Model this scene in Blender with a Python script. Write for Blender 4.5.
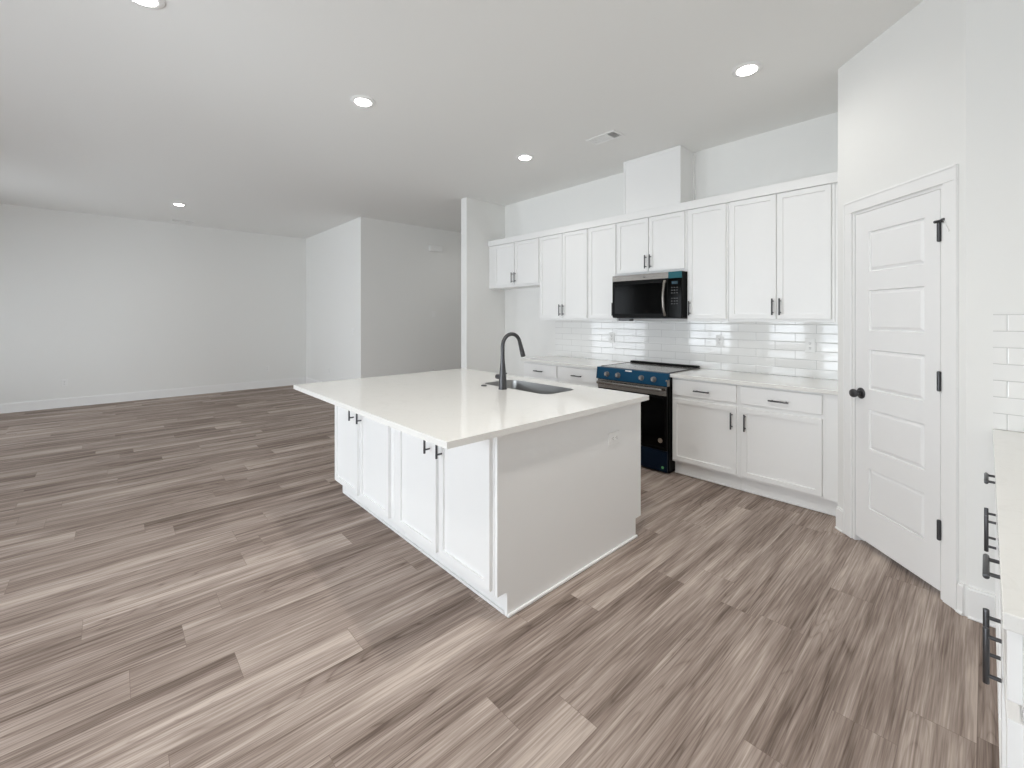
import bpy, bmesh, math, random
from mathutils import Vector, Matrix
for o in list(bpy.data.objects): bpy.data.objects.remove(o)
SC = bpy.context.scene
COL = SC.collection
PI = math.pi

# ------------------------------------------------------------------ camera, light, exposure
CEIL = 3.107
cam_d = bpy.data.cameras.new('camera'); cam = bpy.data.objects.new('camera', cam_d); COL.objects.link(cam)
cam.location = (0, 0, 1.4302); cam.rotation_euler = (PI/2, 0, 0.8276)
cam_d.sensor_width = 36; cam_d.lens = 436.22/1024*36; cam_d.shift_y = (316.95-384)/1024
cam_d.clip_start = 0.02
SC.camera = cam
SC.view_settings.view_transform = 'Standard'; SC.view_settings.look = 'None'
SC.view_settings.gamma = 1; SC.view_settings.use_curve_mapping = False
SC.view_settings.exposure = 0.10
SC.cycles.max_bounces = 16; SC.cycles.diffuse_bounces = 12; SC.cycles.glossy_bounces = 6
SC.cycles.transparent_max_bounces = 8
SC.cycles.use_denoising = True
SC.cycles.sample_clamp_indirect = 6
W = bpy.data.worlds.new('sky'); SC.world = W; W.use_nodes = True
W.node_tree.nodes['Background'].inputs[0].default_value = (0.80, 0.90, 1.0, 1)
W.node_tree.nodes['Background'].inputs[1].default_value = 0.5
DAY = (0.87, 0.94, 1.0)
REAR = -3.0
# rear wall openings: x0, x1, z0, z1, daylight power
OPENINGS = [(-3.62, -2.78, 0.75, 2.35, 36), (-2.56, -0.55, 0.06, 2.15, 106),
            (-5.60, -4.45, 0.06, 2.10, 68), (-9.0, -6.9, 0.06, 2.35, 86)]  # last opening: unseen, added to light the living area
for (x0, x1, z0, z1, pw) in OPENINGS:
    l = bpy.data.lights.new('daylight', 'AREA'); l.shape = 'RECTANGLE'
    l.size = x1-x0; l.size_y = z1-z0; l.energy = pw; l.color = DAY
    lo = bpy.data.objects.new('daylight', l); COL.objects.link(lo)
    lo.location = ((x0+x1)/2, REAR-0.22, (z0+z1)/2); lo.rotation_euler = (PI/2, 0, 0)   # shines towards +y
    l.spread = PI
ADDED_WIN = (-2.55, -0.75, 0.06, 2.12, 62)      # y0, y1, z0, z1, power of an unseen window added in the right wall as fill
l = bpy.data.lights.new('daylight', 'AREA'); l.shape = 'RECTANGLE'; l.size = ADDED_WIN[3]-ADDED_WIN[2]; l.size_y = ADDED_WIN[1]-ADDED_WIN[0]; l.energy = ADDED_WIN[4]; l.color = DAY
lo = bpy.data.objects.new('daylight', l); COL.objects.link(lo)
lo.location = (0.665+.22, (ADDED_WIN[0]+ADDED_WIN[1])/2, (ADDED_WIN[2]+ADDED_WIN[3])/2); lo.rotation_euler = (0, PI/2, 0)   # shines towards -x
CAN_POWER = 22.0
FILL_CAN_POWER = 80.0  # for the unseen ceiling lamps added as fill
CAN_COL = (1.0, 0.975, 0.92)

# ------------------------------------------------------------------ helpers
class MB:
    def __init__(self): self.bm = bmesh.new()
    def merge(self, b2, M=None):
        if M is not None: bmesh.ops.transform(b2, matrix=M, verts=b2.verts)
        me = bpy.data.meshes.new('t'); b2.to_mesh(me); self.bm.from_mesh(me); b2.free(); bpy.data.meshes.remove(me)
        return self
    def box(self, x0, x1, y0, y1, z0, z1, bev=0.0, seg=1):
        b = bmesh.new(); bmesh.ops.create_cube(b, size=1)
        for v in b.verts:
            v.co = Vector((x0+(v.co.x+.5)*(x1-x0), y0+(v.co.y+.5)*(y1-y0), z0+(v.co.z+.5)*(z1-z0)))
        if bev > 0: bmesh.ops.bevel(b, geom=list(b.edges), offset=bev, segments=seg, affect='EDGES', profile=.5)
        return self.merge(b)
    def cyl(self, p0, p1, r0, r1=None, n=20, bev=0):
        p0, p1 = Vector(p0), Vector(p1); r1 = r0 if r1 is None else r1
        b = bmesh.new(); L = (p1-p0).length
        bmesh.ops.create_cone(b, cap_ends=True, segments=n, radius1=r0, radius2=r1, depth=L)
        if bev:
            es = [e for e in b.edges if abs(e.verts[0].co.z-e.verts[1].co.z) < 1e-6]
            bmesh.ops.bevel(b, geom=es, offset=bev, segments=2, affect='EDGES', profile=.5)
        q = Vector((0, 0, 1)).rotation_difference((p1-p0).normalized())
        return self.merge(b, Matrix.Translation((p0+p1)/2) @ q.to_matrix().to_4x4())
    def lathe(self, prof, n=28, M=None):
        b = bmesh.new(); rings = []
        for (r, z) in prof:
            rings.append([b.verts.new((max(r, 1e-5)*math.cos(2*PI*k/n), max(r, 1e-5)*math.sin(2*PI*k/n), z)) for k in range(n)])
        for a, c in zip(rings, rings[1:]):
            for k in range(n): b.faces.new((a[k], a[(k+1) % n], c[(k+1) % n], c[k]))
        b.faces.new(rings[0][::-1]); b.faces.new(rings[-1])
        bmesh.ops.recalc_face_normals(b, faces=b.faces)
        return self.merge(b, M)
    def tube(self, pts, rad, n=16):
        pts = [Vector(p) for p in pts]
        rs = rad if isinstance(rad, (list, tuple)) else [rad]*len(pts)
        b = bmesh.new(); rings = []
        t0 = (pts[1]-pts[0]).normalized(); up = t0.orthogonal().normalized()
        for i, p in enumerate(pts):
            t = (pts[min(i+1, len(pts)-1)]-pts[max(i-1, 0)]).normalized()
            up = (up-t*up.dot(t)).normalized(); s = t.cross(up)
            rings.append([b.verts.new(p+rs[i]*(math.cos(2*PI*k/n)*up+math.sin(2*PI*k/n)*s)) for k in range(n)])
        for a, c in zip(rings, rings[1:]):
            for k in range(n): b.faces.new((a[k], a[(k+1) % n], c[(k+1) % n], c[k]))
        b.faces.new(rings[0][::-1]); b.faces.new(rings[-1])
        bmesh.ops.recalc_face_normals(b, faces=b.faces)
        return self.merge(b)
    def prism(self, poly, z0, z1, bev=0):
        b = bmesh.new(); vs = [b.verts.new((x, y, z0)) for x, y in poly]; f = b.faces.new(vs)
        r = bmesh.ops.extrude_face_region(b, geom=[f])
        bmesh.ops.translate(b, vec=(0, 0, z1-z0), verts=[v for v in r['geom'] if isinstance(v, bmesh.types.BMVert)])
        bmesh.ops.recalc_face_normals(b, faces=b.faces)
        if bev: bmesh.ops.bevel(b, geom=list(b.edges), offset=bev, segments=2, affect='EDGES', profile=.5)
        return self.merge(b)
    def build(self, name, m, parent=None, smooth=False, **tags):
        me = bpy.data.meshes.new(name); self.bm.to_mesh(me); self.bm.free()
        if smooth:
            for p in me.polygons: p.use_smooth = True
            me.set_sharp_from_angle(angle=math.radians(40))
        o = bpy.data.objects.new(name, me); COL.objects.link(o)
        for mm in (m if isinstance(m, list) else [m]): me.materials.append(mm)
        if parent is not None: o.parent = parent
        for k, v in tags.items(): o[k] = v
        return o

def thing(name, label, cat, loc=(0, 0, 0), rz=0.0, group=None):
    o = bpy.data.objects.new(name, None); COL.objects.link(o)
    o.empty_display_size = 0.05
    o.location = loc; o.rotation_euler = (0, 0, rz); o['label'] = label; o['category'] = cat
    if group: o['group'] = group
    return o
def copy_tree(o, parent=None):
    c = o.copy(); COL.objects.link(c); c.parent = parent
    for ch in list(o.children): copy_tree(ch, c)
    return c

# ------------------------------------------------------------------ materials
def mat(name, col, rough=.5, metal=0.0, spec=.5, coat=0.0, bump=0.0, bscale=300.0, emit=None, estr=0.0):
    m = bpy.data.materials.new(name); m.use_nodes = True
    nt = m.node_tree; p = nt.nodes['Principled BSDF']
    p.inputs['Base Color'].default_value = (*col, 1); p.inputs['Roughness'].default_value = rough
    p.inputs['Metallic'].default_value = metal; p.inputs['Specular IOR Level'].default_value = spec
    p.inputs['Coat Weight'].default_value = coat
    if emit: p.inputs['Emission Color'].default_value = (*emit, 1); p.inputs['Emission Strength'].default_value = estr
    tc = nt.nodes.new('ShaderNodeTexCoord'); n = nt.nodes.new('ShaderNodeTexNoise')
    n.inputs['Scale'].default_value = bscale; n.inputs['Detail'].default_value = 3
    nt.links.new(tc.outputs['Object'], n.inputs['Vector'])
    if bump:
        b = nt.nodes.new('ShaderNodeBump'); b.inputs['Strength'].default_value = bump; b.inputs['Distance'].default_value = .002
        nt.links.new(n.outputs['Fac'], b.inputs['Height']); nt.links.new(b.outputs['Normal'], p.inputs['Normal'])
    else:   # a slight procedural unevenness of the finish
        r = nt.nodes.new('ShaderNodeMapRange'); r.inputs['To Min'].default_value = max(rough-.03, 0); r.inputs['To Max'].default_value = min(rough+.03, 1)
        nt.links.new(n.outputs['Fac'], r.inputs['Value']); nt.links.new(r.outputs['Result'], p.inputs['Roughness'])
    return m
WALLC = (0.83, 0.83, 0.815)
M_wall = mat('wall_paint', WALLC, .75, bump=.10, bscale=220)
M_ceil = mat('ceiling_paint', (0.83, 0.83, 0.815), .85, bump=.18, bscale=160)
M_trim = mat('trim_paint', (0.87, 0.87, 0.865), .38)
M_cab = mat('cabinet_paint', (0.86, 0.86, 0.855), .36)
M_door = mat('door_paint', (0.86, 0.86, 0.86), .42)
M_plate = mat('white_plastic', (0.85, 0.85, 0.84), .35)
M_slot = mat('dark_slot', (0.03, 0.03, 0.03), .6)
M_pull = mat('gunmetal', (0.095, 0.095, 0.10), .38, .85)
M_black = mat('black_enamel', (0.0015, 0.0015, 0.0015), .4, spec=.12)
M_glass = mat('black_glass', (0.001, 0.001, 0.001), .12, spec=.08)
M_steel = mat('brushed_steel', (0.27, 0.25, 0.23), .27, 1.0)
M_sink = mat('sink_steel', (0.36, 0.36, 0.36), .33, 1.0)
M_film = mat('blue_protective_film', (0.001, 0.050, 0.112), .42, spec=.15)
M_navy = mat('navy_protective_film', (0.002, 0.008, 0.020), .35, spec=.15)
M_teal = mat('teal_protective_film', (0.012, 0.105, 0.13), .4, spec=.25)
M_green = mat('green_sticker', (0.12, 0.42, 0.16), .5)
M_badge = mat('badge_metal', (0.42, 0.36, 0.31), .35, .9)
M_lens = mat('lamp_lens', (1, 1, 1), .4, emit=(1.0, 0.97, 0.92), estr=16.0)
M_display = mat('display_glass', (0.02, 0.05, 0.07), .15)
M_mark = mat('printed_marks', (0.09, 0.09, 0.09), .5)
M_grey = mat('grey_panel', (0.16, 0.16, 0.165), .45, .3)
M_cook = mat('ceramic_cooktop', (0.20, 0.195, 0.19), .12, spec=.6)
M_vinyl = mat('vinyl_frame', (0.85, 0.85, 0.85), .4)

def pane_material():
    m = bpy.data.materials.new('window_glass'); m.use_nodes = True; nt = m.node_tree; nt.nodes.clear()
    out = nt.nodes.new('ShaderNodeOutputMaterial'); mix = nt.nodes.new('ShaderNodeMixShader')
    t = nt.nodes.new('ShaderNodeBsdfTransparent'); g = nt.nodes.new('ShaderNodeBsdfGlossy'); g.inputs['Roughness'].default_value = .02
    f = nt.nodes.new('ShaderNodeFresnel'); f.inputs['IOR'].default_value = 1.45
    nt.links.new(f.outputs[0], mix.inputs[0]); nt.links.new(t.outputs[0], mix.inputs[1]); nt.links.new(g.outputs[0], mix.inputs[2])
    nt.links.new(mix.outputs[0], out.inputs['Surface'])
    return m
M_pane = pane_material()

def quartz_material():
    m = mat('white_quartz', (0.80, 0.79, 0.765), .06, spec=.5)
    nt = m.node_tree; p = nt.nodes['Principled BSDF']
    tc = nt.nodes.new('ShaderNodeTexCoord')
    n1 = nt.nodes.new('ShaderNodeTexNoise'); n1.inputs['Scale'].default_value = 3.2; n1.inputs['Detail'].default_value = 7; n1.inputs['Distortion'].default_value = 1.2
    n2 = nt.nodes.new('ShaderNodeTexNoise'); n2.inputs['Scale'].default_value = 120; n2.inputs['Detail'].default_value = 2
    nt.links.new(tc.outputs['Object'], n1.inputs['Vector']); nt.links.new(tc.outputs['Object'], n2.inputs['Vector'])
    a = nt.nodes.new('ShaderNodeMath'); a.operation = 'SUBTRACT'; a.inputs[1].default_value = .5
    nt.links.new(n1.outputs['Fac'], a.inputs[0])
    ab = nt.nodes.new('ShaderNodeMath'); ab.operation = 'ABSOLUTE'; nt.links.new(a.outputs[0], ab.inputs[0])
    vr = nt.nodes.new('ShaderNodeMapRange'); vr.inputs['From Max'].default_value = .015; vr.inputs['To Min'].default_value = 1; vr.inputs['To Max'].default_value = 0
    nt.links.new(ab.outputs[0], vr.inputs['Value'])
    sp = nt.nodes.new('ShaderNodeMapRange'); sp.inputs['From Min'].default_value = .62; sp.inputs['From Max'].default_value = .72
    nt.links.new(n2.outputs['Fac'], sp.inputs['Value'])
    s = nt.nodes.new('ShaderNodeMath'); s.operation = 'MULTIPLY_ADD'; s.inputs[1].default_value = .12
    nt.links.new(vr.outputs[0], s.inputs[0]); 
    h = nt.nodes.new('ShaderNodeMath'); h.operation = 'MULTIPLY'; h.inputs[1].default_value = .15
    nt.links.new(sp.outputs[0], h.inputs[0]); nt.links.new(h.outputs[0], s.inputs[2])
    mx = nt.nodes.new('ShaderNodeMix'); mx.data_type = 'RGBA'
    mx.inputs['A'].default_value = (0.80, 0.79, 0.765, 1); mx.inputs['B'].default_value = (0.60, 0.585, 0.55, 1)
    nt.links.new(s.outputs[0], mx.inputs['Factor']); nt.links.new(mx.outputs['Result'], p.inputs['Base Color'])
    return m
M_quartz = quartz_material()

def M_(nt, op, a, b=None, c=None):
    n = nt.nodes.new('ShaderNodeMath'); n.operation = op
    for i, v in enumerate((a, b, c)):
        if v is None: continue
        if isinstance(v, (int, float)): n.inputs[i].default_value = v
        else: nt.links.new(v, n.inputs[i])
    return n.outputs[0]

def tile_material():
    m = mat('glossy_subway_tile', (0.87, 0.87, 0.86), .07, spec=.55)
    nt = m.node_tree; p = nt.nodes['Principled BSDF']
    tc = nt.nodes.new('ShaderNodeTexCoord'); sx = nt.nodes.new('ShaderNodeSeparateXYZ'); nt.links.new(tc.outputs['Object'], sx.inputs[0])
    row_f = M_(nt, 'DIVIDE', M_(nt, 'SUBTRACT', sx.outputs['Z'], 0.912-0.0755*4), 0.0755)
    row = M_(nt, 'FLOOR', row_f); v = M_(nt, 'SUBTRACT', row_f, row)
    half = M_(nt, 'MULTIPLY', M_(nt, 'MODULO', row, 2.0), .5)
    col_f = M_(nt, 'ADD', M_(nt, 'DIVIDE', M_(nt, 'ADD', sx.outputs['X'], 1.436+0.312*40), 0.312), half)
    col = M_(nt, 'FLOOR', col_f); u = M_(nt, 'SUBTRACT', col_f, col)
    du = M_(nt, 'MULTIPLY', M_(nt, 'MINIMUM', u, M_(nt, 'SUBTRACT', 1.0, u)), .312)
    dv = M_(nt, 'MULTIPLY', M_(nt, 'MINIMUM', v, M_(nt, 'SUBTRACT', 1.0, v)), .0755)
    d = M_(nt, 'MINIMUM', du, dv)
    g = nt.nodes.new('ShaderNodeMapRange'); g.inputs['From Min'].default_value = .0010; g.inputs['From Max'].default_value = .0022
    nt.links.new(d, g.inputs['Value'])            # 0 in the grout, 1 on the tile
    mx = nt.nodes.new('ShaderNodeMix'); mx.data_type = 'RGBA'
    mx.inputs['A'].default_value = (0.55, 0.55, 0.54, 1); mx.inputs['B'].default_value = (0.87, 0.87, 0.86, 1)
    nt.links.new(g.outputs[0], mx.inputs['Factor']); nt.links.new(mx.outputs['Result'], p.inputs['Base Color'])
    r = nt.nodes.new('ShaderNodeMapRange'); r.inputs['To Min'].default_value = .6; r.inputs['To Max'].default_value = .06
    nt.links.new(g.outputs[0], r.inputs['Value']); nt.links.new(r.outputs[0], p.inputs['Roughness'])
    e = nt.nodes.new('ShaderNodeMapRange'); e.inputs['From Max'].default_value = .006; e.interpolation_type = 'SMOOTHSTEP'
    nt.links.new(d, e.inputs['Value'])
    wv = nt.nodes.new('ShaderNodeTexNoise'); wv.inputs['Scale'].default_value = 9; wv.inputs['Detail'].default_value = 1
    nt.links.new(tc.outputs['Object'], wv.inputs['Vector'])
    hgt = M_(nt, 'MULTIPLY_ADD', wv.outputs['Fac'], .6, e.outputs[0])
    b = nt.nodes.new('ShaderNodeBump'); b.inputs['Strength'].default_value = .35; b.inputs['Distance'].default_value = .002
    nt.links.new(hgt, b.inputs['Height']); nt.links.new(b.outputs['Normal'], p.inputs['Normal'])
    return m
M_tile = tile_material()

def floor_material():
    m = bpy.data.materials.new('vinyl_plank_floor'); m.use_nodes = True; nt = m.node_tree; p = nt.nodes['Principled BSDF']
    L = nt.links.new
    tc = nt.nodes.new('ShaderNodeTexCoord'); sx = nt.nodes.new('ShaderNodeSeparateXYZ'); L(tc.outputs['Object'], sx.inputs[0])
    X, Y = sx.outputs['X'], sx.outputs['Y']
    rf = M_(nt, 'DIVIDE', M_(nt, 'ADD', X, 0.738+.179*80), .179); row = M_(nt, 'FLOOR', rf); u = M_(nt, 'SUBTRACT', rf, row)
    w1 = nt.nodes.new('ShaderNodeTexWhiteNoise'); w1.noise_dimensions = '1D'; L(row, w1.inputs['W'])
    cf = M_(nt, 'ADD', M_(nt, 'DIVIDE', Y, 1.22), M_(nt, 'MULTIPLY', w1.outputs['Value'], 7.3)); col = M_(nt, 'FLOOR', cf); v = M_(nt, 'SUBTRACT', cf, col)
    cmb = nt.nodes.new('ShaderNodeCombineXYZ'); L(row, cmb.inputs['X']); L(col, cmb.inputs['Y'])
    w2 = nt.nodes.new('ShaderNodeTexWhiteNoise'); w2.noise_dimensions = '2D'; L(cmb.outputs[0], w2.inputs['Vector'])
    rnd = w2.outputs['Value']
    # grain coordinates: stretched along the plank and shifted per plank
    gx = M_(nt, 'ADD', M_(nt, 'MULTIPLY', X, 1.0), M_(nt, 'MULTIPLY', rnd, 37.0)); gy = M_(nt, 'ADD', Y, M_(nt, 'MULTIPLY', rnd, 91.0))
    def noise(sxx, syy, sc, det, dist, rough=.5):
        c = nt.nodes.new('ShaderNodeCombineXYZ'); L(M_(nt, 'MULTIPLY', gx, sxx), c.inputs['X']); L(M_(nt, 'MULTIPLY', gy, syy), c.inputs['Y'])
        n = nt.nodes.new('ShaderNodeTexNoise'); n.inputs['Scale'].default_value = sc; n.inputs['Detail'].default_value = det
        n.inputs['Distortion'].default_value = dist; n.inputs['Roughness'].default_value = rough; L(c.outputs[0], n.inputs['Vector']); return n.outputs['Fac']
    broad = noise(1.0, .10, 7.0, 2, .3)
    mid = noise(1.0, .05, 26.0, 3, .5, .5)
    fine = noise(1.0, .022, 120.0, 3, .15, .6)
    pore = noise(1.0, .030, 210.0, 2, 0, .5)
    # cathedral figure: thin dark contour lines of a long stretched noise
    c = nt.nodes.new('ShaderNodeCombineXYZ'); L(gx, c.inputs['X']); L(M_(nt, 'MULTIPLY', gy, .085), c.inputs['Y'])
    nf = nt.nodes.new('ShaderNodeTexNoise'); nf.inputs['Scale'].default_value = 6.5; nf.inputs['Detail'].default_value = 1.2; nf.inputs['Distortion'].default_value = .25; L(c.outputs[0], nf.inputs['Vector'])
    ring = M_(nt, 'FRACT', M_(nt, 'MULTIPLY', nf.outputs['Fac'], 22.0))
    tri = M_(nt, 'MULTIPLY', M_(nt, 'ABSOLUTE', M_(nt, 'SUBTRACT', ring, .5)), 2.0)
    line = M_(nt, 'POWER', tri, 5.0)                      # narrow dark contour lines with soft flanks
    mk = noise(.6, .30, 2.6, 1, 0)
    mask = nt.nodes.new('ShaderNodeMapRange'); mask.inputs['From Min'].default_value = .42; mask.inputs['From Max'].default_value = .60; L(mk, mask.inputs['Value'])
    saw = M_(nt, 'MULTIPLY', line, mask.outputs[0])
    t = M_(nt, 'MULTIPLY_ADD', M_(nt, 'SUBTRACT', broad, .5), 1.15, .50)
    t = M_(nt, 'MULTIPLY_ADD', M_(nt, 'SUBTRACT', mid, .5), .95, t)
    t = M_(nt, 'MULTIPLY_ADD', M_(nt, 'SUBTRACT', fine, .5), 1.15, t)
    t = M_(nt, 'MULTIPLY_ADD', M_(nt, 'SUBTRACT', pore, .5), .45, t)
    t = M_(nt, 'MULTIPLY_ADD', saw, -.24, t)
    t = M_(nt, 'MULTIPLY_ADD', M_(nt, 'SUBTRACT', rnd, .5), .24, t)
    ramp = nt.nodes.new('ShaderNodeValToRGB'); e = ramp.color_ramp.elements
    e[0].position = .05; e[0].color = (0.135, 0.100, 0.082, 1); e[1].position = .95; e[1].color = (0.55, 0.465, 0.41, 1)
    a = ramp.color_ramp.elements.new(.38); a.color = (0.270, 0.213, 0.183, 1)
    a = ramp.color_ramp.elements.new(.62); a.color = (0.375, 0.307, 0.268, 1)
    L(t, ramp.inputs['Fac'])
    du = M_(nt, 'MULTIPLY', M_(nt, 'MINIMUM', u, M_(nt, 'SUBTRACT', 1.0, u)), .179)
    dv = M_(nt, 'MULTIPLY', M_(nt, 'MINIMUM', v, M_(nt, 'SUBTRACT', 1.0, v)), 1.22)
    d = M_(nt, 'MINIMUM', du, dv)
    gap = nt.nodes.new('ShaderNodeMapRange'); gap.inputs['From Min'].default_value = .0003; gap.inputs['From Max'].default_value = .0013; L(d, gap.inputs['Value'])
    mx = nt.nodes.new('ShaderNodeMix'); mx.data_type = 'RGBA'; mx.inputs['A'].default_value = (0.20, 0.155, 0.13, 1)
    L(gap.outputs[0], mx.inputs['Factor']); L(ramp.outputs['Color'], mx.inputs['B']); L(mx.outputs['Result'], p.inputs['Base Color'])
    rr = nt.nodes.new('ShaderNodeMapRange'); rr.inputs['To Min'].default_value = .62; rr.inputs['To Max'].default_value = .52; L(t, rr.inputs['Value']); L(rr.outputs[0], p.inputs['Roughness'])
    p.inputs['Specular IOR Level'].default_value = .12
    b = nt.nodes.new('ShaderNodeBump'); b.inputs['Strength'].default_value = .12; b.inputs['Distance'].default_value = .002
    L(M_(nt, 'MULTIPLY_ADD', fine, .4, gap.outputs[0]), b.inputs['Height']); L(b.outputs['Normal'], p.inputs['Normal'])
    return m
M_floor = floor_material()

# ------------------------------------------------------------------ setting
XL, XR, YB = -9.86, 0.665, 4.3774
YQ, XQ, YH = 3.0755, -7.083, 7.2
XP, YP = -0.6816, 3.6218         # left end of the diagonal pantry wall
XC, YC = -0.067, 3.007           # its right end
T = 0.11
ST = dict(kind='structure')
MB().box(XL-T, XR+T, REAR-.5, YH+T, -.1, 0).build('floor', M_floor, **ST)
MB().box(XL-T, XR+T, REAR-T, YH+T, CEIL, CEIL+.1).build('ceiling', M_ceil, **ST)
MB().box(XL-T, XL, REAR-T, YQ+T, 0, CEIL).build('wall_left', M_wall, **ST)
MB().box(XL, XQ, YQ, YQ+T, 0, CEIL).build('wall_living_back', M_wall, **ST)
MB().box(XQ-T, XQ, YQ+T, YH, 0, CEIL).build('wall_hall_left', M_wall, **ST)
MB().box(XQ-T, -4.925, YH, YH+T, 0, CEIL).build('wall_hall_end', M_wall, **ST)
MB().box(-5.054, -4.925, 3.661, YH, 0, CEIL, .004).build('wall_wing', M_wall, **ST)
MB().box(-4.925, 0.2, YB, YB+T, 0, CEIL).build('wall_back', M_wall, **ST)
b = MB(); wy0, wy1, wz0, wz1, _ = ADDED_WIN
b.box(XR, XR+T, REAR-T, wy0, 0, CEIL); b.box(XR, XR+T, wy1, YC+T, 0, CEIL); b.box(XR, XR+T, wy0, wy1, 0, wz0); b.box(XR, XR+T, wy0, wy1, wz1, CEIL)
b.build('wall_right', M_wall, **ST)
b = MB(); e = .001; f = .05
b.box(XR+.03, XR+.09, wy0+e, wy0+f, wz0+e, wz1-e); b.box(XR+.03, XR+.09, wy1-f, wy1-e, wz0+e, wz1-e)
b.box(XR+.03, XR+.09, wy0+f, wy1-f, wz0+e, wz0+f); b.box(XR+.03, XR+.09, wy0+f, wy1-f, wz1-f, wz1-e)
b.box(XR+.035, XR+.085, (wy0+wy1)/2-.02, (wy0+wy1)/2+.02, wz0+f, wz1-f)
wo = b.build('window_5', M_vinyl, **ST)  # unseen window, added to bring more light from the right
MB().box(XR+.058, XR+.062, wy0+f, wy1-f, wz0+f, wz1-f).build('pane', M_pane, wo)
# pantry: return wall, diagonal wall with the door opening, short wall to the right
q = T/math.sqrt(2)
MB().prism([(XP, YP), (XP+T, YP+.046), (XP+T, YB), (XP, YB)], 0, CEIL).build('wall_pantry_left', M_wall, **ST)
MB().prism([(XC, YC), (XR, YC), (XR, YC+T), (XC+.046, YC+T)], 0, CEIL).build('wall_pantry_right', M_wall, **ST)
DW = math.hypot(XC-XP, YC-YP)    # width of the diagonal
D0, D1, DH = 0.140, 0.758, 2.095 # opening in the diagonal
diag_M = Matrix.Translation((XP, YP, 0)) @ Matrix.Rotation(-PI/4, 4, 'Z')   # local x along the wall, local -y into the room
b = MB()
b.box(0, D0, 0, T, 0, CEIL); b.box(D1, DW, 0, T, 0, CEIL); b.box(D0, D1, 0, T, DH, CEIL)
o = b.build('wall_pantry_diagonal', M_wall, **ST); o.matrix_world = diag_M

# rear wall with its window openings
xs = sorted(OPENINGS); b = MB(); x = XL
for (x0, x1, z0, z1, pw) in xs:
    b.box(x, x0, REAR-T, REAR, 0, CEIL); b.box(x0, x1, REAR-T, REAR, z1, CEIL)
    if z0 > 0: b.box(x0, x1, REAR-T, REAR, 0, z0)
    x = x1
b.box(x, XR, REAR-T, REAR, 0, CEIL); b.build('wall_rear', M_wall, **ST)
for i, (x0, x1, z0, z1, pw) in enumerate(xs):
    b = MB(); f = .05
    e = .001
    b.box(x0+e, x0+f, REAR-.09, REAR-.03, z0+e, z1-e); b.box(x1-f, x1-e, REAR-.09, REAR-.03, z0+e, z1-e)
    b.box(x0+f, x1-f, REAR-.09, REAR-.03, z0+e, z0+f); b.box(x0+f, x1-f, REAR-.09, REAR-.03, z1-f, z1-e)
    if z0 > .5: b.box(x0+f, x1-f, REAR-.085, REAR-.035, (z0+z1)/2-.02, (z0+z1)/2+.02)
    else: b.box((x0+x1)/2-.03, (x0+x1)/2+.03, REAR-.085, REAR-.035, z0+f, z1-f)
    wo = b.build(f'window_{i+1}', M_vinyl, **ST)  # leftmost one is an unseen addition that lights the living area
    MB().box(x0+f, x1-f, REAR-.062, REAR-.058, z0+f, z1-f).build('pane', M_pane, wo)

# baseboards
def base_run(name, p0, p1, h=.145, t=.015):
    """board standing on the left-hand side of p0->p1 (room side)"""
    p0, p1 = Vector((*p0, 0)), Vector((*p1, 0)); L = (p1-p0).length; a = math.atan2(p1.y-p0.y, p1.x-p0.x)
    b = MB(); b.box(0, L, .0005, t, .0005, h-.012); b.box(0, L, .0005, t-.005, h-.012, h)
    b.cyl((0, t+.001, .007), (L, t+.001, .007), .0065, n=8)
    o = b.build(name, M_trim, **ST); o.matrix_world = Matrix.Translation(p0) @ Matrix.Rotation(a, 4, 'Z'); return o
base_run('baseboard_left', (XL, YQ-.02), (XL, REAR+.02))
base_run('baseboard_living_back', (XQ-.0005, YQ), (XL+.02, YQ))
base_run('baseboard_hall_left', (XQ, YH-.02), (XQ, YQ-.015))
base_run('baseboard_wing', (-4.925, YB), (-4.925, 3.661))
base_run('baseboard_wing_end', (-4.925, 3.661), (-5.054, 3.661))
base_run('baseboard_fridge_bay', (-3.90, YB), (-4.905, YB))
base_run('baseboard_pantry_right', (XC+.10, YC), (XC+.006, YC), h=.15)
# short bits beside the door casing on the diagonal
d2 = lambda s: (XP+s/math.sqrt(2), YP-s/math.sqrt(2))
base_run('baseboard_pantry_diagonal', d2(.068), d2(.002), h=.15)
base_run('baseboard_pantry_corner', d2(DW-.002), d2(.840), h=.15)

# ------------------------------------------------------------------ pantry door (local frame of the diagonal)
b = MB()
for (x0, x1) in ((.070, .136), (.762, .836)):
    b.box(x0, x1, -.012, -.0005, .001, DH+.004, .002)
b.box(.070, .836, -.012, -.0005, DH+.0045, DH+.080, .002)
b.box(.0695, .0815, -.0155, -.0125, .001, DH+.068, .0015); b.box(.8245, .8365, -.0155, -.0125, .001, DH+.068, .0015)
b.box(.0695, .8365, -.0155, -.0125, DH+.0685, DH+.0805, .0015)
o = b.build('trim_1', M_trim, **ST); o.matrix_world = diag_M; o['label'] = 'white casing around the pantry door'
b = MB()                                             # jamb lining with stop
b.box(D0+.0005, D0+.016, -.002, T, .001, DH-.001); b.box(D1-.016, D1-.0005, -.002, T, .001, DH-.001); b.box(D0+.016, D1-.016, -.002, T, DH-.014, DH-.001)
b.box(D0+.016, D0+.028, .045, .06, .001, DH-.015); b.box(D1-.028, D1-.016, .045, .06, .001, DH-.015)
o = b.build('trim_2', M_trim, **ST); o.matrix_world = diag_M; o['label'] = 'white door jamb inside the pantry opening'

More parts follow.
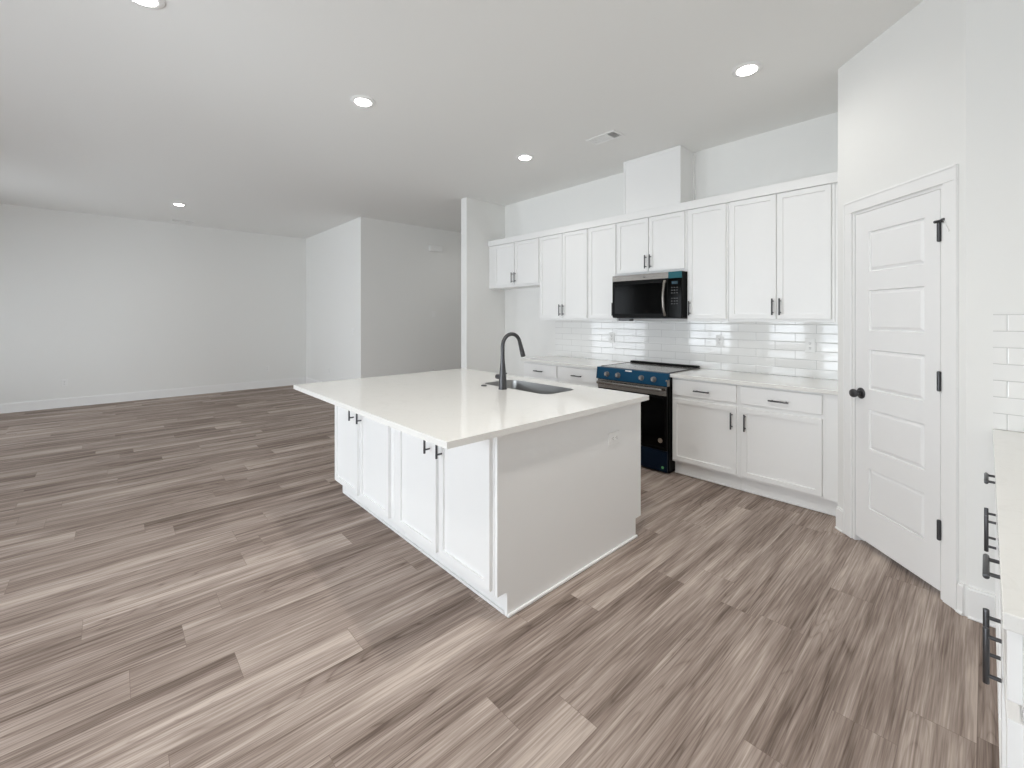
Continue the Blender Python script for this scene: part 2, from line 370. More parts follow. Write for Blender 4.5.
def panel_slab(x0, x1, z0, z1, t, panels):
    """door slab, front at y=0, raised panels in bevelled recesses"""
    xs_ = sorted({x0, x1, *[p[0] for p in panels], *[p[1] for p in panels]}); zs = sorted({z0, z1, *[p[2] for p in panels], *[p[3] for p in panels]})
    bm = bmesh.new(); V = {}
    for i, xx in enumerate(xs_):
        for k, zz in enumerate(zs): V[i, k] = bm.verts.new((xx, 0, zz))
    pf = []
    for i in range(len(xs_)-1):
        for k in range(len(zs)-1):
            f = bm.faces.new((V[i, k], V[i+1, k], V[i+1, k+1], V[i, k+1]))
            if any(abs(xs_[i]-p[0]) < 1e-6 and abs(zs[k]-p[2]) < 1e-6 for p in panels): pf.append(f)
    def inset(f, th, dy):
        r = bmesh.ops.inset_region(bm, faces=[f], thickness=th, depth=0)
        for v in f.verts: v.co.y += dy
    for f in pf:
        inset(f, .006, .012); inset(f, .029, -.011); inset(f, .001, 0)
    be = [e for e in bm.edges if e.is_boundary]
    r = bmesh.ops.extrude_edge_only(bm, edges=be)
    nv = [v for v in r['geom'] if isinstance(v, bmesh.types.BMVert)]
    for v in nv: v.co.y = t
    loop = [e for e in bm.edges if e.is_boundary]
    bmesh.ops.contextual_create(bm, geom=loop)
    bmesh.ops.recalc_face_normals(bm, faces=bm.faces)
    return bm
m = MB(); panels = [(.270, .650, z0, z1) for z0, z1 in ((.252, .498), (.618, .864), (.984, 1.230), (1.346, 1.594), (1.709, 1.955))]
m.bm.free(); m.bm = panel_slab(.161, .737, .038, 2.079, .035, panels)
door = m.build('door_1', M_door, **ST); door.matrix_world = diag_M
door['label'] = 'white five panel pantry door on the angled corner wall'
b = MB()
b.lathe([(.034, 0), (.034, .004), (.028, .008), (.013, .010), (.0115, .022), (.019, .030), (.0255, .040), (.0265, .050), (.022, .059), (.010, .063)],
        M=Matrix.Translation((.209, -.0005, .951)) @ Matrix.Rotation(PI/2, 4, 'X'))
b.build('door_knob', M_pull, door, smooth=True)
for i, z in enumerate((1.862, 1.104, .350)):
    b = MB(); b.cyl((.742, -.010, z-.048), (.742, -.010, z+.048), .0085, n=14)
    b.box(.738, .746, -.010, -.001, z-.046, z+.046)
    for zz in (-.048, .048): b.cyl((.742, -.010, z+zz-.003), (.742, -.010, z+zz+.003), .0062, n=12)
    if i == 0:   # hinge pin door stop
        b.cyl((.726, -.016, z+.052), (.768, -.016, z+.052), .0075, n=12); b.cyl((.768, -.016, z+.052), (.776, -.016, z+.052), .011, n=14)
    b.build('hinge', M_pull, door, smooth=True)
    if i == 0:
        MB().cyl((.776, -.016, z+.050), (.812, -.026, z-.012), .0018, n=8).build('stop_rod', M_plate, door)
# dark pantry room behind the door is closed by walls

# ------------------------------------------------------------------ cabinets
def shaker(w, h, t=.02, stile=.057, rec=.010):
    """door front at y=-t..0, lower left corner at the origin"""
    bm = bmesh.new(); bmesh.ops.create_cube(bm, size=1)
    for v in bm.verts: v.co = Vector(((v.co.x+.5)*w, (v.co.y-.5)*t, (v.co.z+.5)*h))
    f = [f for f in bm.faces if f.normal.y < -.9][0]
    ed = [e for e in f.edges]
    bmesh.ops.bevel(bm, geom=ed, offset=.0015, segments=1, affect='EDGES', profile=.5)
    f = max((f for f in bm.faces if f.normal.y < -.9), key=lambda f: f.calc_area())
    bmesh.ops.inset_region(bm, faces=[f], thickness=stile-.003, depth=0)
    bmesh.ops.inset_region(bm, faces=[f], thickness=.002, depth=0)
    for v in f.verts: v.co.y += rec
    return bm
def slab(w, h, t=.02):
    m = MB(); m.box(0, w, -t, 0, 0, h, .0015); return m.bm
def front(name, parent, x, z, w, h, kind, y=0):
    m = MB(); m.bm.free(); m.bm = shaker(w, h) if kind == 'door' else slab(w, h)
    o = m.build(name, M_cab, parent); o.location = (x, y, z); return o
PULLS = {}
def pull(parent, x, z, vertical=True, reach=.034):
    """bar pull with two posts, centred at x, z on the front of its door"""
    if reach not in PULLS:
        b = MB(); b.cyl((0, -reach, -.0685), (0, -reach, .0685), .0062, n=14, bev=.0012)
        for s in (-.048, .048): b.cyl((0, -reach, s), (0, -.0003, s), .0048, n=12)
        o = PULLS[reach] = b.build('pull', M_pull, smooth=True)
    else:
        o = PULLS[reach].copy(); COL.objects.link(o)
    o.parent = parent; o.location = (x, -.02, z); o.rotation_euler = (0, 0 if vertical else PI/2, 0); return o

def base_cabinet(label, loc, w, dw, rz=0, dx0=.01, depth=.598, drawer=True, doors=1, pull_side=(1,), toe=.052, group=None, cat='cabinet'):
    """x across, front of the face frame at y=0, floor at z=0"""
    t = thing('base_cabinet', label, cat, loc, rz, group)
    b = MB(); b.box(0, w, 0, depth, .118, .8825, .001); b.build('carcass', M_cab, t)
    b = MB(); b.box(.0003, w-.0003, toe, depth-.02, .001, .1175); b.box(.0003, w-.0003, toe-.011, toe, .001, .014, .003)
    b.build('toe_kick', M_cab, t)
    if drawer:
        d = front('drawer', t, dx0, .727, dw, .140, 'drawer'); pull(d, dw/2, .0585, False)
    n = doors; dwi = (dw-.004*(n-1))/n
    top = .694 if drawer else .866
    for k in range(n):
        d = front('door', t, dx0+k*(dwi+.004), .138, dwi, top-.138, 'door')
        s = pull_side[k]
        pull(d, dwi-.030 if s > 0 else .030, (.580 if drawer else .745)-.138)
    return t
YF = YB-.60                                         # face frame of the back run
base_cabinet('white base cabinet right of the black range, its door pull at the right edge', (-1.944, YF, 0), .574, .546, dx0=.012, pull_side=(1,))
base_cabinet('white base cabinet with drawer beside the angled pantry wall', (-1.369, YF, 0), .583, .542, dx0=.026, pull_side=(-1,))
base_cabinet('white base cabinet at the open left end of the back counter behind the island', (-3.890, YF, 0), .568, .536, dx0=.014, pull_side=(1,))
base_cabinet('white base cabinet immediately left of the blue fronted range', (-3.321, YF, 0), .597, .560, dx0=.014, pull_side=(-1,))
# filler strip between the last base cabinet and the pantry return wall
b = MB(); b.box(-.7855, XP-.002, YF, YF+.03, .118, .8825); b.box(-.7855, XP-.002, YF+.052, YF+.08, .001, .1175)
b.box(-.7855, XP-.002, YF+.041, YF+.052, .001, .014, .003)
o = b.build('filler_strip', M_cab); o['label'] = 'white filler strip between the base cabinet and the pantry wall'; o['category'] = 'filler'

def upper_cabinet(label, x0, x1, zb, doors, depth=.308, name='wall_cabinet', ztop=2.452):
    """doors: list of (x0, x1, pull side)"""
    t = thing(name, label, 'cabinet', (x0, YB-.31, 0))
    MB().box(0, x1-x0, 0, depth, zb, ztop, .001).build('carcass', M_cab, t)
    for (a, c, s) in doors:
        z0 = zb+.026; h = ztop-.007-z0
        d = front('door', t, a-x0, z0, c-a, h, 'door')
        w = c-a; pull(d, w-.020 if s > 0 else .024, .100)
    return t
upper_cabinet('short white wall cabinet over the empty refrigerator space', -4.922, -3.890, 1.842, [(-4.770, -4.366, 1), (-4.352, -3.902, -1)])
upper_cabinet('tall white two door wall cabinet next to the short one', -3.888, -3.116, 1.388, [(-3.880, -3.506, 1), (-3.498, -3.128, -1)])
upper_cabinet('narrow single door wall cabinet just left of the microwave', -3.114, -2.728, 1.388, [(-3.099, -2.739, 1)])
upper_cabinet('short white wall cabinet directly above the microwave', -2.726, -1.944, 1.8685, [(-2.716, -2.347, 1), (-2.337, -1.962, -1)])
upper_cabinet('narrow single door wall cabinet just right of the microwave', -1.942, -1.564, 1.388, [(-1.928, -1.580, -1)])
upper_cabinet('wide two door wall cabinet beside the angled pantry wall', -1.562, -.784, 1.388, [(-1.548, -1.180, 1), (-1.170, -.805, -1)])
b = MB(); b.box(-.782, XP-.002, YB-.306, YB-.28, 1.388, 2.452)
o = b.build('filler_strip', M_cab); o['label'] = 'white filler strip between the last wall cabinet and the pantry wall'; o['category'] = 'filler'
b = MB(); b.box(-4.923, XP-.001, YB-.334, YB-.312, 2.4525, 2.530, .002); b.box(-4.923, XP-.001, YB-.312, YB-.002, 2.4525, 2.468)
o = b.build('crown_fascia', M_cab); o['label'] = 'flat white crown board along the top of the wall cabinets'; o['category'] = 'trim board'
# vent chase above the microwave cabinet
t = thing('vent_chase', 'white boxed vent chase rising from the cabinets to the ceiling', 'vent chase', (-2.34, YB-.285, 2.47))
b = MB(); b.box(-.318, .318, 0, .283, -.0015, CEIL-2.4715); b.build('chase_box', M_cab, t)
b = MB(); b.box(-.322, -.302, -.008, 0, .06, CEIL-2.4715, .001); b.box(.302, .322, -.008, 0, .06, CEIL-2.4715, .001)
b.box(-.302, .302, -.008, 0, CEIL-2.4915, CEIL-2.4715, .001); b.box(.3185, .331, .264, .283, -.0015, CEIL-2.4715)
b.box(-.331, -.3185, .264, .283, -.0015, CEIL-2.4715); b.build('edge_trim', M_cab, t)

# ------------------------------------------------------------------ counters and tile
def counter(poly, label, z0=.884, z1=.914):
    o = MB().prism(poly, z0, z1, .0025).build('countertop', M_quartz); o['label'] = label; o['category'] = 'countertop'; return o
YCF = YB-.646
counter([(-1.946, YCF), (XP-.002, YCF), (XP-.002, YB-.002), (-1.946, YB-.002)], 'white quartz countertop between the range and the pantry wall')
counter([(-3.905, YCF), (-2.722, YCF), (-2.722, YB-.002), (-3.905, YB-.002)], 'white quartz countertop left of the range, behind the island faucet')
def splash(name, x0, x1, y, z0, z1, label, sx=0.0):
    b = MB(); b.box(x0+sx, x1+sx, y-.009, y-.0005, z0, z1)       # sx slides the joint pattern along the wall
    o = b.build(name, M_tile); o.location.x = -sx; o['label'] = label; o['category'] = 'backsplash'; return o
splash('tile_backsplash', -3.90, XP-.002, YB, .9155, 1.3865, 'glossy white subway tile backsplash under the wall cabinets')
splash('tile_backsplash', .020, XR-.002, YC, .9155, 1.451, 'white subway tile backsplash on the short wall right of the pantry door', .061)

# ------------------------------------------------------------------ island
IX0, IX1, IY0, IY1 = -3.5622, -1.5054, 1.0202, 2.6094
BX0, BX1, BY0, BY1 = -3.5504, -1.5446, 1.3265, 2.5728
for (x0, x1, d1, d2_, label) in ((-3.529, -2.548, (-3.503, -3.073), (-3.030, -2.594), 'white island base cabinet farther from the camera, its two doors facing the open floor'),
                                 (-2.546, -1.567, (-2.472, -2.039), (-2.008, -1.579), 'white island base cabinet at the near corner of the island')):
    t = thing('island_cabinet', label, 'cabinet', (x0, BY0, 0))
    MB().box(0, x1-x0, 0, .34, .118, .8825, .001).build('carcass', M_cab, t)
    b = MB(); b.box(0, x1-x0, .070, .32, .001, .1175); b.box(0, x1-x0, .058, .070, .001, .016, .003); b.build('toe_kick', M_cab, t)
    for (a, c, s) in ((*d1, 1), (*d2_, -1)):
        d = front('door', t, a-x0, .138, c-a, .73, 'door'); pull(d, (c-a)-.060 if s > 0 else .030, .745-.138)
def notched(y0, y1): return [(y0+.062, .001), (y1-.062, .001), (y1-.062, .12), (y1, .12), (y1, .8825), (y0, .8825), (y0, .12), (y0+.062, .12)]
def end_panel(x0, x1):
    b = bmesh.new(); vs = [b.verts.new((x0, y, z)) for y, z in notched(BY0, BY1)]; f = b.faces.new(vs)
    r = bmesh.ops.extrude_face_region(b, geom=[f]); bmesh.ops.translate(b, vec=(x1-x0, 0, 0), verts=[v for v in r['geom'] if isinstance(v, bmesh.types.BMVert)])
    bmesh.ops.recalc_face_normals(b, faces=b.faces); m = MB(); m.bm.free(); m.bm = b; return m
t = thing('kitchen_island', 'white kitchen island body with plain end panel and sink inside', 'kitchen island', (0, 0, 0))
end_panel(BX1-.020, BX1).build('end_panel', M_cab, t); end_panel(BX0, BX0+.020).build('end_panel', M_cab, t)
b = MB(); b.box(BX0+.021, BX1-.021, BY1-.020, BY1, .12, .8825); b.build('sink_side_front', M_cab, t)
b = MB(); b.box(BX0+.021, BX1-.021, BY0+.345, BY0+.357, .001, .8825); b.build('centre_panel', M_cab, t)
b = MB(); b.box(BX0+.021, BX1-.021, BY1-.09, BY1-.072, .001, .119); b.build('toe_kick', M_cab, t)
b = MB(); b.box(BX1+.0003, BX1+.013, BY0+.0585, BY1-.055, .001, .017, .005, 2); b.build('shoe_moulding', M_trim, t)

# island countertop with the sink cutout
def rrect(x0, x1, y0, y1, r, n=6):
    P = []
    for cx, cy, a0 in ((x1-r, y1-r, 0), (x0+r, y1-r, PI/2), (x0+r, y0+r, PI), (x1-r, y0+r, 1.5*PI)):
        for k in range(n+1): a = a0+PI/2*k/n; P.append((cx+r*math.cos(a), cy+r*math.sin(a)))
    return P
SX0, SX1, SY0, SY1 = -2.665, -1.968, 2.118, 2.448
bm = bmesh.new()
def loop(pts, z):
    vs = [bm.verts.new((x, y, z)) for x, y in pts]; return [bm.edges.new((vs[i], vs[(i+1) % len(vs)])) for i in range(len(vs))]
es = loop([(IX0, IY0), (IX1, IY0), (IX1, IY1), (IX0, IY1)], .914)+loop(rrect(SX0, SX1, SY0, SY1, .075), .914)
bmesh.ops.triangle_fill(bm, edges=es, use_beauty=True)
for f in bm.faces:
    f.normal_update()
    if f.normal.z < 0: f.normal_flip()
r = bmesh.ops.extrude_face_region(bm, geom=list(bm.faces)); bmesh.ops.translate(bm, vec=(0, 0, -.030), verts=[v for v in r['geom'] if isinstance(v, bmesh.types.BMVert)])
bmesh.ops.recalc_face_normals(bm, faces=bm.faces)
m = MB(); m.bm.free(); m.bm = bm
o = m.build('countertop', M_quartz); o['label'] = 'large white quartz island countertop with sink cutout'; o['category'] = 'countertop'

# sink
t = thing('kitchen_sink', 'stainless steel sink basin set into the island countertop', 'sink', ((SX0+SX1)/2, (SY0+SY1)/2, .883))
b = bmesh.new(); cx, cy = (SX0+SX1)/2, (SY0+SY1)/2; rings = []
hw, hd = (SX1-SX0)/2, (SY1-SY0)/2
for (gx, z, rr) in ((-.0015, -.032, .075), (-.0015, .0295, .075), (-.004, .0298, .073), (-.006, .022, .072), (-.009, -.17, .07), (-.03, -.198, .06), (-.06, -.205, .05)):
    rings.append([b.verts.new((x, y, z)) for x, y in rrect(-hw-gx, hw+gx, -hd-gx, hd+gx, rr)])
for a, c in zip(rings, rings[1:]):
    n = len(a)
    for k in range(n): b.faces.new((a[k], a[(k+1) % n], c[(k+1) % n], c[k]))
b.faces.new(rings[-1]); bmesh.ops.recalc_face_normals(b, faces=b.faces)
for f in b.faces: f.normal_flip()
m = MB(); m.bm.free(); m.bm = b; bo = m.build('basin', M_sink, t, smooth=True)
md = bo.modifiers.new('thickness', 'SOLIDIFY'); md.thickness = .0015; md.offset = 0
MB().lathe([(.045, 0), (.045, .003), (.034, .004), (.030, .001), (.008, .001), (.008, .006), (.003, .007)], M=Matrix.Translation((0, .04, -.204))).build('drain', M_steel, t, smooth=True)

# faucet
FX, FY = -2.340, 2.060
t = thing('kitchen_faucet', 'dark gunmetal gooseneck faucet on the island beside the sink', 'faucet', (FX, FY, .9142))
MB().lathe([(.0305, 0), (.0305, .006), (.0285, .010), (.0275, .05), (.025, .10), (.020, .15), (.0155, .20), (.0140, .235), (.0135, .25)]).build('body', M_pull, t, smooth=True)
pts = []; R = .086; zc = .306
for k in range(5): pts.append((0, 0, .245+(zc-.245)*k/4))
for k in range(1, 15): a = PI*.93*k/14; pts.append((0, R-R*math.cos(a), zc+R*math.sin(a)))
MB().tube(pts, .0135, 18).build('gooseneck', M_pull, t, smooth=True)
e0 = Vector(pts[-1]); dr = (Vector(pts[-1])-Vector(pts[-2])).normalized()
b = MB(); b.cyl(e0-dr*.002, e0+dr*.075, .0140, .0175, n=20); b.cyl(e0+dr*.075, e0+dr*.108, .0175, .0185, n=20, bev=.003)
b.cyl(e0+dr*.045+Vector((0, .013, 0)), e0+dr*.085+Vector((0, .016, 0)), .006, n=12)
b.build('spray_head', M_pull, t, smooth=True)
b = MB(); b.cyl((-.018, 0, .085), (-.066, 0, .085), .0185, .0170, n=20, bev=.003)
b.build('handle_hub', M_pull, t, smooth=True)
b = MB(); b.tube([(-.058, .010, .085), (-.060, .045, .088), (-.064, .095, .098)], [.0065, .006, .005], 12); b.build('lever', M_pull, t, smooth=True)
o = MB().lathe([(.022, 0), (.022, .004), (.017, .008), (.015, .009), (.004, .0095)], M=Matrix.Translation((-2.547, 2.056, .9142))).build('disposal_button', M_pull, smooth=True)
o['label'] = 'small round dark disposal button left of the faucet'; o['category'] = 'button'

# ------------------------------------------------------------------ range
RX0, RX1 = -2.718, -1.950
RW = RX1-RX0
t = thing('electric_range', 'black slide-in range with blue protective film on its control panel', 'range', (RX0, YB-.66, 0))
b = MB(); b.box(0, RW, .012, .62, .035, .905, .002); 
for xx in (.05, RW-.05):
    for yy in (.06, .56): b.cyl((xx, yy, .0005), (xx, yy, .04), .018, n=12)
b.box(.006, RW-.006, .025, .30, .006, .036); b.build('body', M_black, t)
b = MB(); b.box(-.0, RW+.0, .035, .645, .9065, .9205, .003); c = b.build('cooktop', M_cook, t)
b = MB()
for (xx, yy, rr) in ((.20, .18, .105), (.57, .18, .085), (.20, .45, .075), (.57, .45, .105), (.385, .48, .06)):
    n = 40; bm2 = bmesh.new(); A = [bm2.verts.new((xx+rr*math.cos(2*PI*k/n), yy+rr*math.sin(2*PI*k/n), .9208)) for k in range(n)]; B_ = [bm2.verts.new((xx+(rr-.003)*math.cos(2*PI*k/n), yy+(rr-.003)*math.sin(2*PI*k/n), .9208)) for k in range(n)]
    for k in range(n): bm2.faces.new((A[k], A[(k+1) % n], B_[(k+1) % n], B_[k]))
    b.merge(bm2)
b.build('burner_ring', M_mark, c)
MB().box(.0, .012, .04, .58, .9206, .9225, .0006).build('side_trim', M_black, t); MB().box(RW-.014, RW, .04, .58, .9206, .9225, .0006).build('side_trim', M_black, t)
b = MB(); b.box(.0, RW, .585, .640, .9215, .940, .006, 2); b.build('rear_vent_rail', M_black, t)
# control panel wedge
def wedge(x0, x1, prof):
    b = bmesh.new(); vs = [b.verts.new((x0, y, z)) for y, z in prof]; f = b.faces.new(vs)
    r = bmesh.ops.extrude_face_region(b, geom=[f]); bmesh.ops.translate(b, vec=(x1-x0, 0, 0), verts=[v for v in r['geom'] if isinstance(v, bmesh.types.BMVert)])
    bmesh.ops.recalc_face_normals(b, faces=b.faces); bmesh.ops.bevel(b, geom=list(b.edges), offset=.002, segments=1, affect='EDGES', profile=.5); m = MB(); m.bm.free(); m.bm = b; return m
cp = wedge(-.004, RW+.004, [(-.040, .802), (-.024, .918), (.032, .918), (.010, .802)]).build('control_panel', M_film, t, label='control panel under glossy blue protective film')
b = MB(); b.box(RW-.012, RW+.0065, -.034, .011, .800, .860, .002); b.build('panel_end', M_steel, cp)
for xx in (.128, .258, .515, .642):
    yb = -.033; zb = .855
    Mk = Matrix.Translation((xx, yb-.001, zb)) @ Matrix.Rotation(PI/2-.137, 4, 'X')
    m = MB(); m.lathe([(.026, 0), (.026, .004), (.021, .006), (.020, .026), (.018, .029)], M=Mk); kb = m.build('control_knob', M_grey, t, smooth=True)
    m = MB(); m.box(-.004, .004, -.019, .019, .029, .034, .001); bmesh.ops.transform(m.bm, matrix=Mk, verts=m.bm.verts); m.build('grip', M_steel, kb)
b = MB(); b.box(.335, .405, -.0285, -.0245, .900, .912); 
b.build('tape_tab', M_plate, cp)
# oven door
dr = MB().box(.006, RW-.006, -.022, .011, .213, .798, .003).build('oven_door', M_black, t)
MB().box(.03, RW-.03, -.0235, -.0225, .245, .690).build('window', M_glass, dr)
MB().box(.007, RW-.007, -.027, -.0222, .712, .796, .001).build('steel_band', M_steel, dr, label='brushed steel band across the top of the oven door')
b = MB(); b.box(.020, RW-.035, -.070, -.052, .752, .782, .006, 2); b.box(.03, .06, -.053, -.027, .756, .778, .002); b.box(RW-.075, RW-.045, -.053, -.027, .756, .778, .002)
b.build('handle', M_steel, dr, smooth=True)
b = MB(); Mb = Matrix.Translation((RX1-RX0-.068, -.0240, .301)) @ Matrix.Rotation(PI/2, 4, 'X')
b.lathe([(.022, 0), (.022, .0020), (.017, .0020), (.017, .0008), (.002, .0008)], M=Mb)
for a in range(4):
    m2 = MB(); m2.tube([(.004+.007*math.cos(w)+.0, .007*math.sin(w), .0015) for w in [k*.5 for k in range(9)]], .0012, 6); bmesh.ops.transform(m2.bm, matrix=Mb @ Matrix.Rotation(a*PI/2, 4, 'Z'), verts=m2.bm.verts); b.merge(m2.bm)
b.build('round_badge', M_badge, dr)
dw_ = MB().box(.006, RW-.006, -.020, .011, .020, .209, .003).build('storage_drawer', M_navy, t, label='storage drawer under dark blue protective film')
MB().lathe([(.013, 0), (.013, .0006), (.001, .0007)], M=Matrix.Translation((RW-.047, -.0203, .058)) @ Matrix.Rotation(PI/2, 4, 'X')).build('round_sticker', M_green, dw_)

# ------------------------------------------------------------------ microwave
MX0, MX1 = -2.722, -1.948
MW = MX1-MX0; MZ0, MZ1 = 1.414, 1.867
t = thing('microwave_oven', 'black and stainless over-the-range microwave mounted under the cabinets', 'microwave', (MX0, YB-.400, MZ0))
h = MZ1-MZ0
MB().box(0, MW, .0, .388, .006, h, .003).build('body', M_black, t)
b = MB(); b.box(.0, MW-.062, -.0125, -.0005, h-.062, h-.002, .002); tp = b.build('top_vent_trim', M_steel, t)
b = MB(); b.box(.372, .392, -.0135, -.0126, h-.042, h-.030); b.build('brand_mark', M_mark, tp)
b = MB(); b.box(MW-.136, MW-.002, -.0132, -.0004, h-.064, h-.001, .002); b.build('film_tab', M_teal, t, label='corner of teal protective film over the control side')
md_ = MB().box(.0, MW-.140, -.012, -.0005, .012, h-.065, .003).build('door', M_black, t)
MB().box(.03, MW-.20, -.0128, -.0122, .05, h-.10).build('window', M_glass, md_)
b = MB(); zs = [.030+(h-.115)*k/12 for k in range(13)]
b.tube([(MW-.168-.006*math.sin(PI*k/12), -.013-.030*math.sin(PI*k/12)**.6, zs[k]) for k in range(13)], .0135, 14)
hd_ = b.build('handle', M_steel, md_, smooth=True)
cpn = MB().box(MW-.138, MW-.001, -.012, -.0005, .012, h-.066, .003).build('control_panel', M_glass, t)
MB().box(MW-.100, MW-.040, -.0126, -.0121, h-.122, h-.094).build('display', M_display, cpn)
for r_ in range(7):
    if r_ == 3: continue
    for c_ in range(3): MB().box(MW-.104+.026*c_, MW-.104+.026*c_+.013, -.0126, -.0121, h-.158-.026*r_, h-.150-.026*r_).build('key', M_mark, cpn)
b = MB(); b.box(.03, MW-.03, .03, .36, -.002, .0058); b.build('underside_filter', M_grey, t)
b = MB(); b.box(.055, .19, .02, .10, -.028, -.0022, .002); b.build('lamp_housing', M_grey, t)

# ------------------------------------------------------------------ right hand counter block (fronts face -x)
RY0, RY1 = 1.149, YC-.002
FXR = .045                                          # face frame plane
counter([(.0185, RY0), (XR-.002, RY0), (XR-.002, RY1), (.0185, RY1)], 'white quartz countertop along the right edge of the photo, seen end on')
def right_cabinet(label, y0, y1, dd0, dd1):
    # local x runs along -y of the room
    t = thing('base_cabinet', label, 'cabinet', (FXR, y1, 0), -PI/2)
    w = y1-y0
    MB().box(0, w, 0, .606, .118, .8825, .001).build('carcass', M_cab, t)
    b = MB(); b.box(.002, w-.002, .052, .58, .001, .1175); b.box(.002, w-.002, .041, .052, .001, .014, .003); b.build('toe_kick', M_cab, t)
    fw = w-.04
    d = front('drawer', t, .02, .727, fw, .140, 'drawer'); pull(d, fw/2, .067, False, .026)
    dwi = (fw-.006)/2
    for k in range(2):
        d = front('door', t, .02+k*(dwi+.006), .138, dwi, .694-.138, 'door'); pull(d, dwi-.048 if k == 0 else .048, .592-.138, True, .026)
    return t
right_cabinet('white base cabinet at the far end of the right counter, next to the pantry corner', 2.105, YC-.022, 0, 0)
tn = right_cabinet('white base cabinet nearest the camera at the right edge, black pulls in profile', RY0+.042, 2.103, 0, 0)
# the near end carries a drawer front and a door front of its own, facing the camera side
we = 2.103-(RY0+.042)
for nm, z, hh, kd in (('end_drawer_front', .727, .140, 'drawer'), ('end_door_front', .138, .556, 'door')):
    m = MB(); m.bm.free(); m.bm = shaker(.56, hh) if kd == 'door' else slab(.56, hh)
    o = m.build(nm, M_cab, tn); o.location = (we, .582, z); o.rotation_euler = (0, 0, PI/2)
    o.location = (we+.0, .010, z)

# ------------------------------------------------------------------ outlets, switches, chime
def outlet(label, loc, rz, horizontal=False, group=None, kind='outlet'):
    """plate in the local xz plane, back at y=0, facing -y"""
    t = thing('electrical_outlet' if kind == 'outlet' else 'light_switch', label, 'outlet' if kind == 'outlet' else 'switch', loc, rz, group)
    w, hh = (.118, .074) if horizontal else (.074, .118)
    pl = MB().box(-w/2, w/2, -.006, -.0004, -hh/2, hh/2, .002).build('cover_plate', M_plate, t)
    if kind == 'outlet':
        for s in (-1, 1):
            a = .0195*s; px, pz = (a, 0) if horizontal else (0, a)
            rc = MB().box(px-.0145, px+.0145, -.0085, -.0055, pz-.0145, pz+.0145, .002).build('receptacle', M_plate, t)
            b = MB()
            for q_ in (-.0055, .0055):
                if horizontal: b.box(px-.004+.003, px+.004+.003, -.0088, -.0084, q_-.0011, q_+.0011)
                else: b.box(q_-.0011, q_+.0011, -.0088, -.0084, pz-.001, pz+.008)
            if horizontal: b.cyl((px-.0085, -.0088, 0), (px-.0085, -.0084, 0), .0026, n=10)
            else: b.cyl((0, -.0088, pz-.0075), (0, -.0084, pz-.0075), .0026, n=10)
            b.build('slots', M_slot, rc)
    else:
        MB().box(-.0165, .0165, -.0095, -.0055, -.033, .033, .0015).build('rocker', M_plate, t)
    return t
outlet('white outlet on the tile left of the microwave, above the left back counter', (-3.005, YB-.0092, 1.186), 0)
outlet('white outlet on the tile just right of the range', (-1.760, YB-.0092, 1.194), 0)
outlet('white outlet on the tile beside the pantry wall corner', (-1.013, YB-.0092, 1.186), 0)
outlet('white horizontal outlet on the gray end panel of the island', (BX1+.0004, 2.263, .692), PI/2, True)
outlet('white outlet low on the long far wall, toward the left edge of the photo', (XL, -.542, .388), PI/2)
outlet('white outlet low on the long far wall, near its right hand corner', (XL, 2.324, .386), PI/2)
outlet('white outlet low on the short wall in the far corner', (-8.532, YQ, .401), 0)
outlet('white switch on the short far wall beside the outside corner', (-7.379, YQ, 1.183), 0, kind='switch')
outlet('white switch on the hall wall below the door chime', (XQ, 4.497, 1.487), PI/2, kind='switch')
outlet('white outlet on the hall wall just above the island counter edge', (XQ, 4.483, .415), PI/2)
t = thing('door_chime', 'white box door chime high on the hall wall', 'door chime', (XQ, 4.527, 2.723), PI/2)
MB().box(-.138, .138, -.012, -.0004, -.058, .058, .003).build('back_plate', M_plate, t)
MB().box(-.134, .134, -.055, -.012, -.054, .054, .008, 2).build('cover', M_plate, t)

# ------------------------------------------------------------------ ceiling lights and vents
def can(label, x, y, power=CAN_POWER):
    t = thing('recessed_light', label, 'ceiling light', (x, y, CEIL), group='recessed ceiling lights')
    n = 36
    MB().lathe([(.094, -.0005), (.094, -.004), (.082, -.010), (.064, -.011), (.059, -.006), (.059, -.0008)], n).build('trim_ring', M_plate, t, smooth=True)
    MB().lathe([(.058, -.006), (.054, -.0165), (.036, -.0215), (.002, -.023)], n).build('lens', M_lens, t, smooth=True)
    l = bpy.data.lights.new('lamp_glow', 'SPOT'); l.energy = power; l.color = CAN_COL; l.shadow_soft_size = .05; l.spot_size = math.radians(165); l.spot_blend = 1
    lo = bpy.data.objects.new('lamp_glow', l); COL.objects.link(lo); lo.parent = t; lo.location = (0, 0, -.03)
can('lit recessed light over the near end of the island', -3.277, 1.44)
can('lit recessed light in front of the wall cabinets, nearest the pantry', -1.097, 3.166)
can('lit recessed light in front of the wall cabinets, left of the ceiling vent', -3.275, 3.195)
can('lit recessed light far off near the long left wall', -8.113, .742)
can('lit recessed light cut by the top edge of the photo', -2.985, .120)
can('unseen recessed fill light added in the hall behind the wing wall', -6.1, 4.95, 14.0)  # unseen lamp added to brighten the hall wall
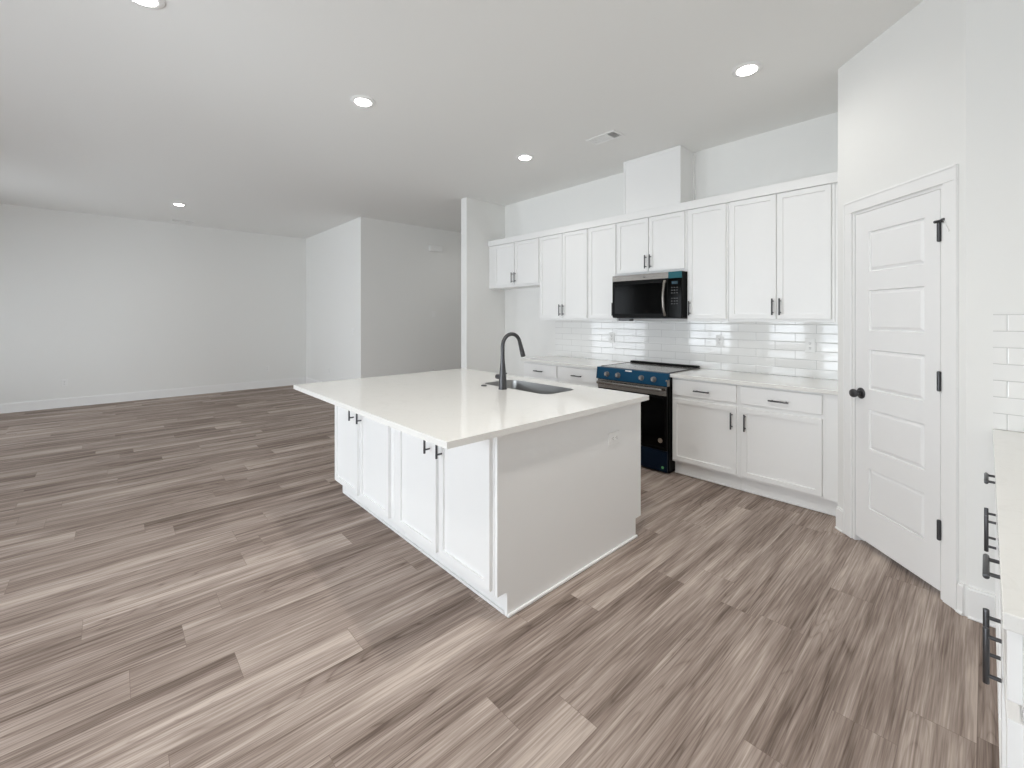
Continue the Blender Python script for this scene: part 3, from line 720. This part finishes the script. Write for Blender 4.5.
can('unseen recessed fill light added over the aisle right of the island', -1.097, 1.44, FILL_CAN_POWER)  # unseen lamp added to lift the island end panel
can('unseen recessed fill light added over the floor right beside the camera', -1.097, -.25, FILL_CAN_POWER)  # added out of view as fill for the near floor
def vent(label, x0, x1, y0, y1, along_x=True):
    t = thing('ceiling_vent', label, 'ceiling vent', ((x0+x1)/2, (y0+y1)/2, CEIL))
    w, d = x1-x0, y1-y0; f = .022
    b = MB(); b.box(-w/2, w/2, -d/2, -d/2+f, -.008, -.0005, .002); b.box(-w/2, w/2, d/2-f, d/2, -.008, -.0005, .002)
    b.box(-w/2, -w/2+f, -d/2+f, d/2-f, -.008, -.0005, .002); b.box(w/2-f, w/2, -d/2+f, d/2-f, -.008, -.0005, .002); b.build('frame', M_plate, t)
    MB().box(-w/2+f, w/2-f, -d/2+f, d/2-f, -.0015, -.0006).build('backing', M_slot, t)
    b = MB()
    if along_x:    # two banks: one set of blades closed, one open
        n = 9
        for k in range(n):
            yy = -d/2+f+(d-2*f)*(k+.5)/n
            m2 = MB(); m2.box(-w/2+f, w/2-f-.075, -.0073, .0073, -.0006, .0006); bmesh.ops.transform(m2.bm, matrix=Matrix.Translation((0, yy, -.005)) @ Matrix.Rotation(.12, 4, 'X'), verts=m2.bm.verts); b.merge(m2.bm)
        for k in range(4):
            xx = w/2-f-.075+.075*(k+.5)/4
            m2 = MB(); m2.box(-.0006, .0006, -d/2+f, d/2-f, -.0042, .0042); bmesh.ops.transform(m2.bm, matrix=Matrix.Translation((xx, 0, -.0055)), verts=m2.bm.verts); b.merge(m2.bm)
    else:
        b.box(-w/2+f, w/2-f, -.035, .035, -.007, -.0016)
        for k in range(5):
            xx = -w/2+f+(w-2*f)*(k+.5)/5; b.box(xx-.002, xx+.002, -d/2+f, d/2-f, -.007, -.0016)
    b.build('blades', M_plate, t)
vent('white ceiling vent in front of the wall cabinets', -2.575, -2.255, 3.312, 3.482)
vent('white ceiling vent against the long far wall', -9.58, -9.42, .76, 1.10, False)
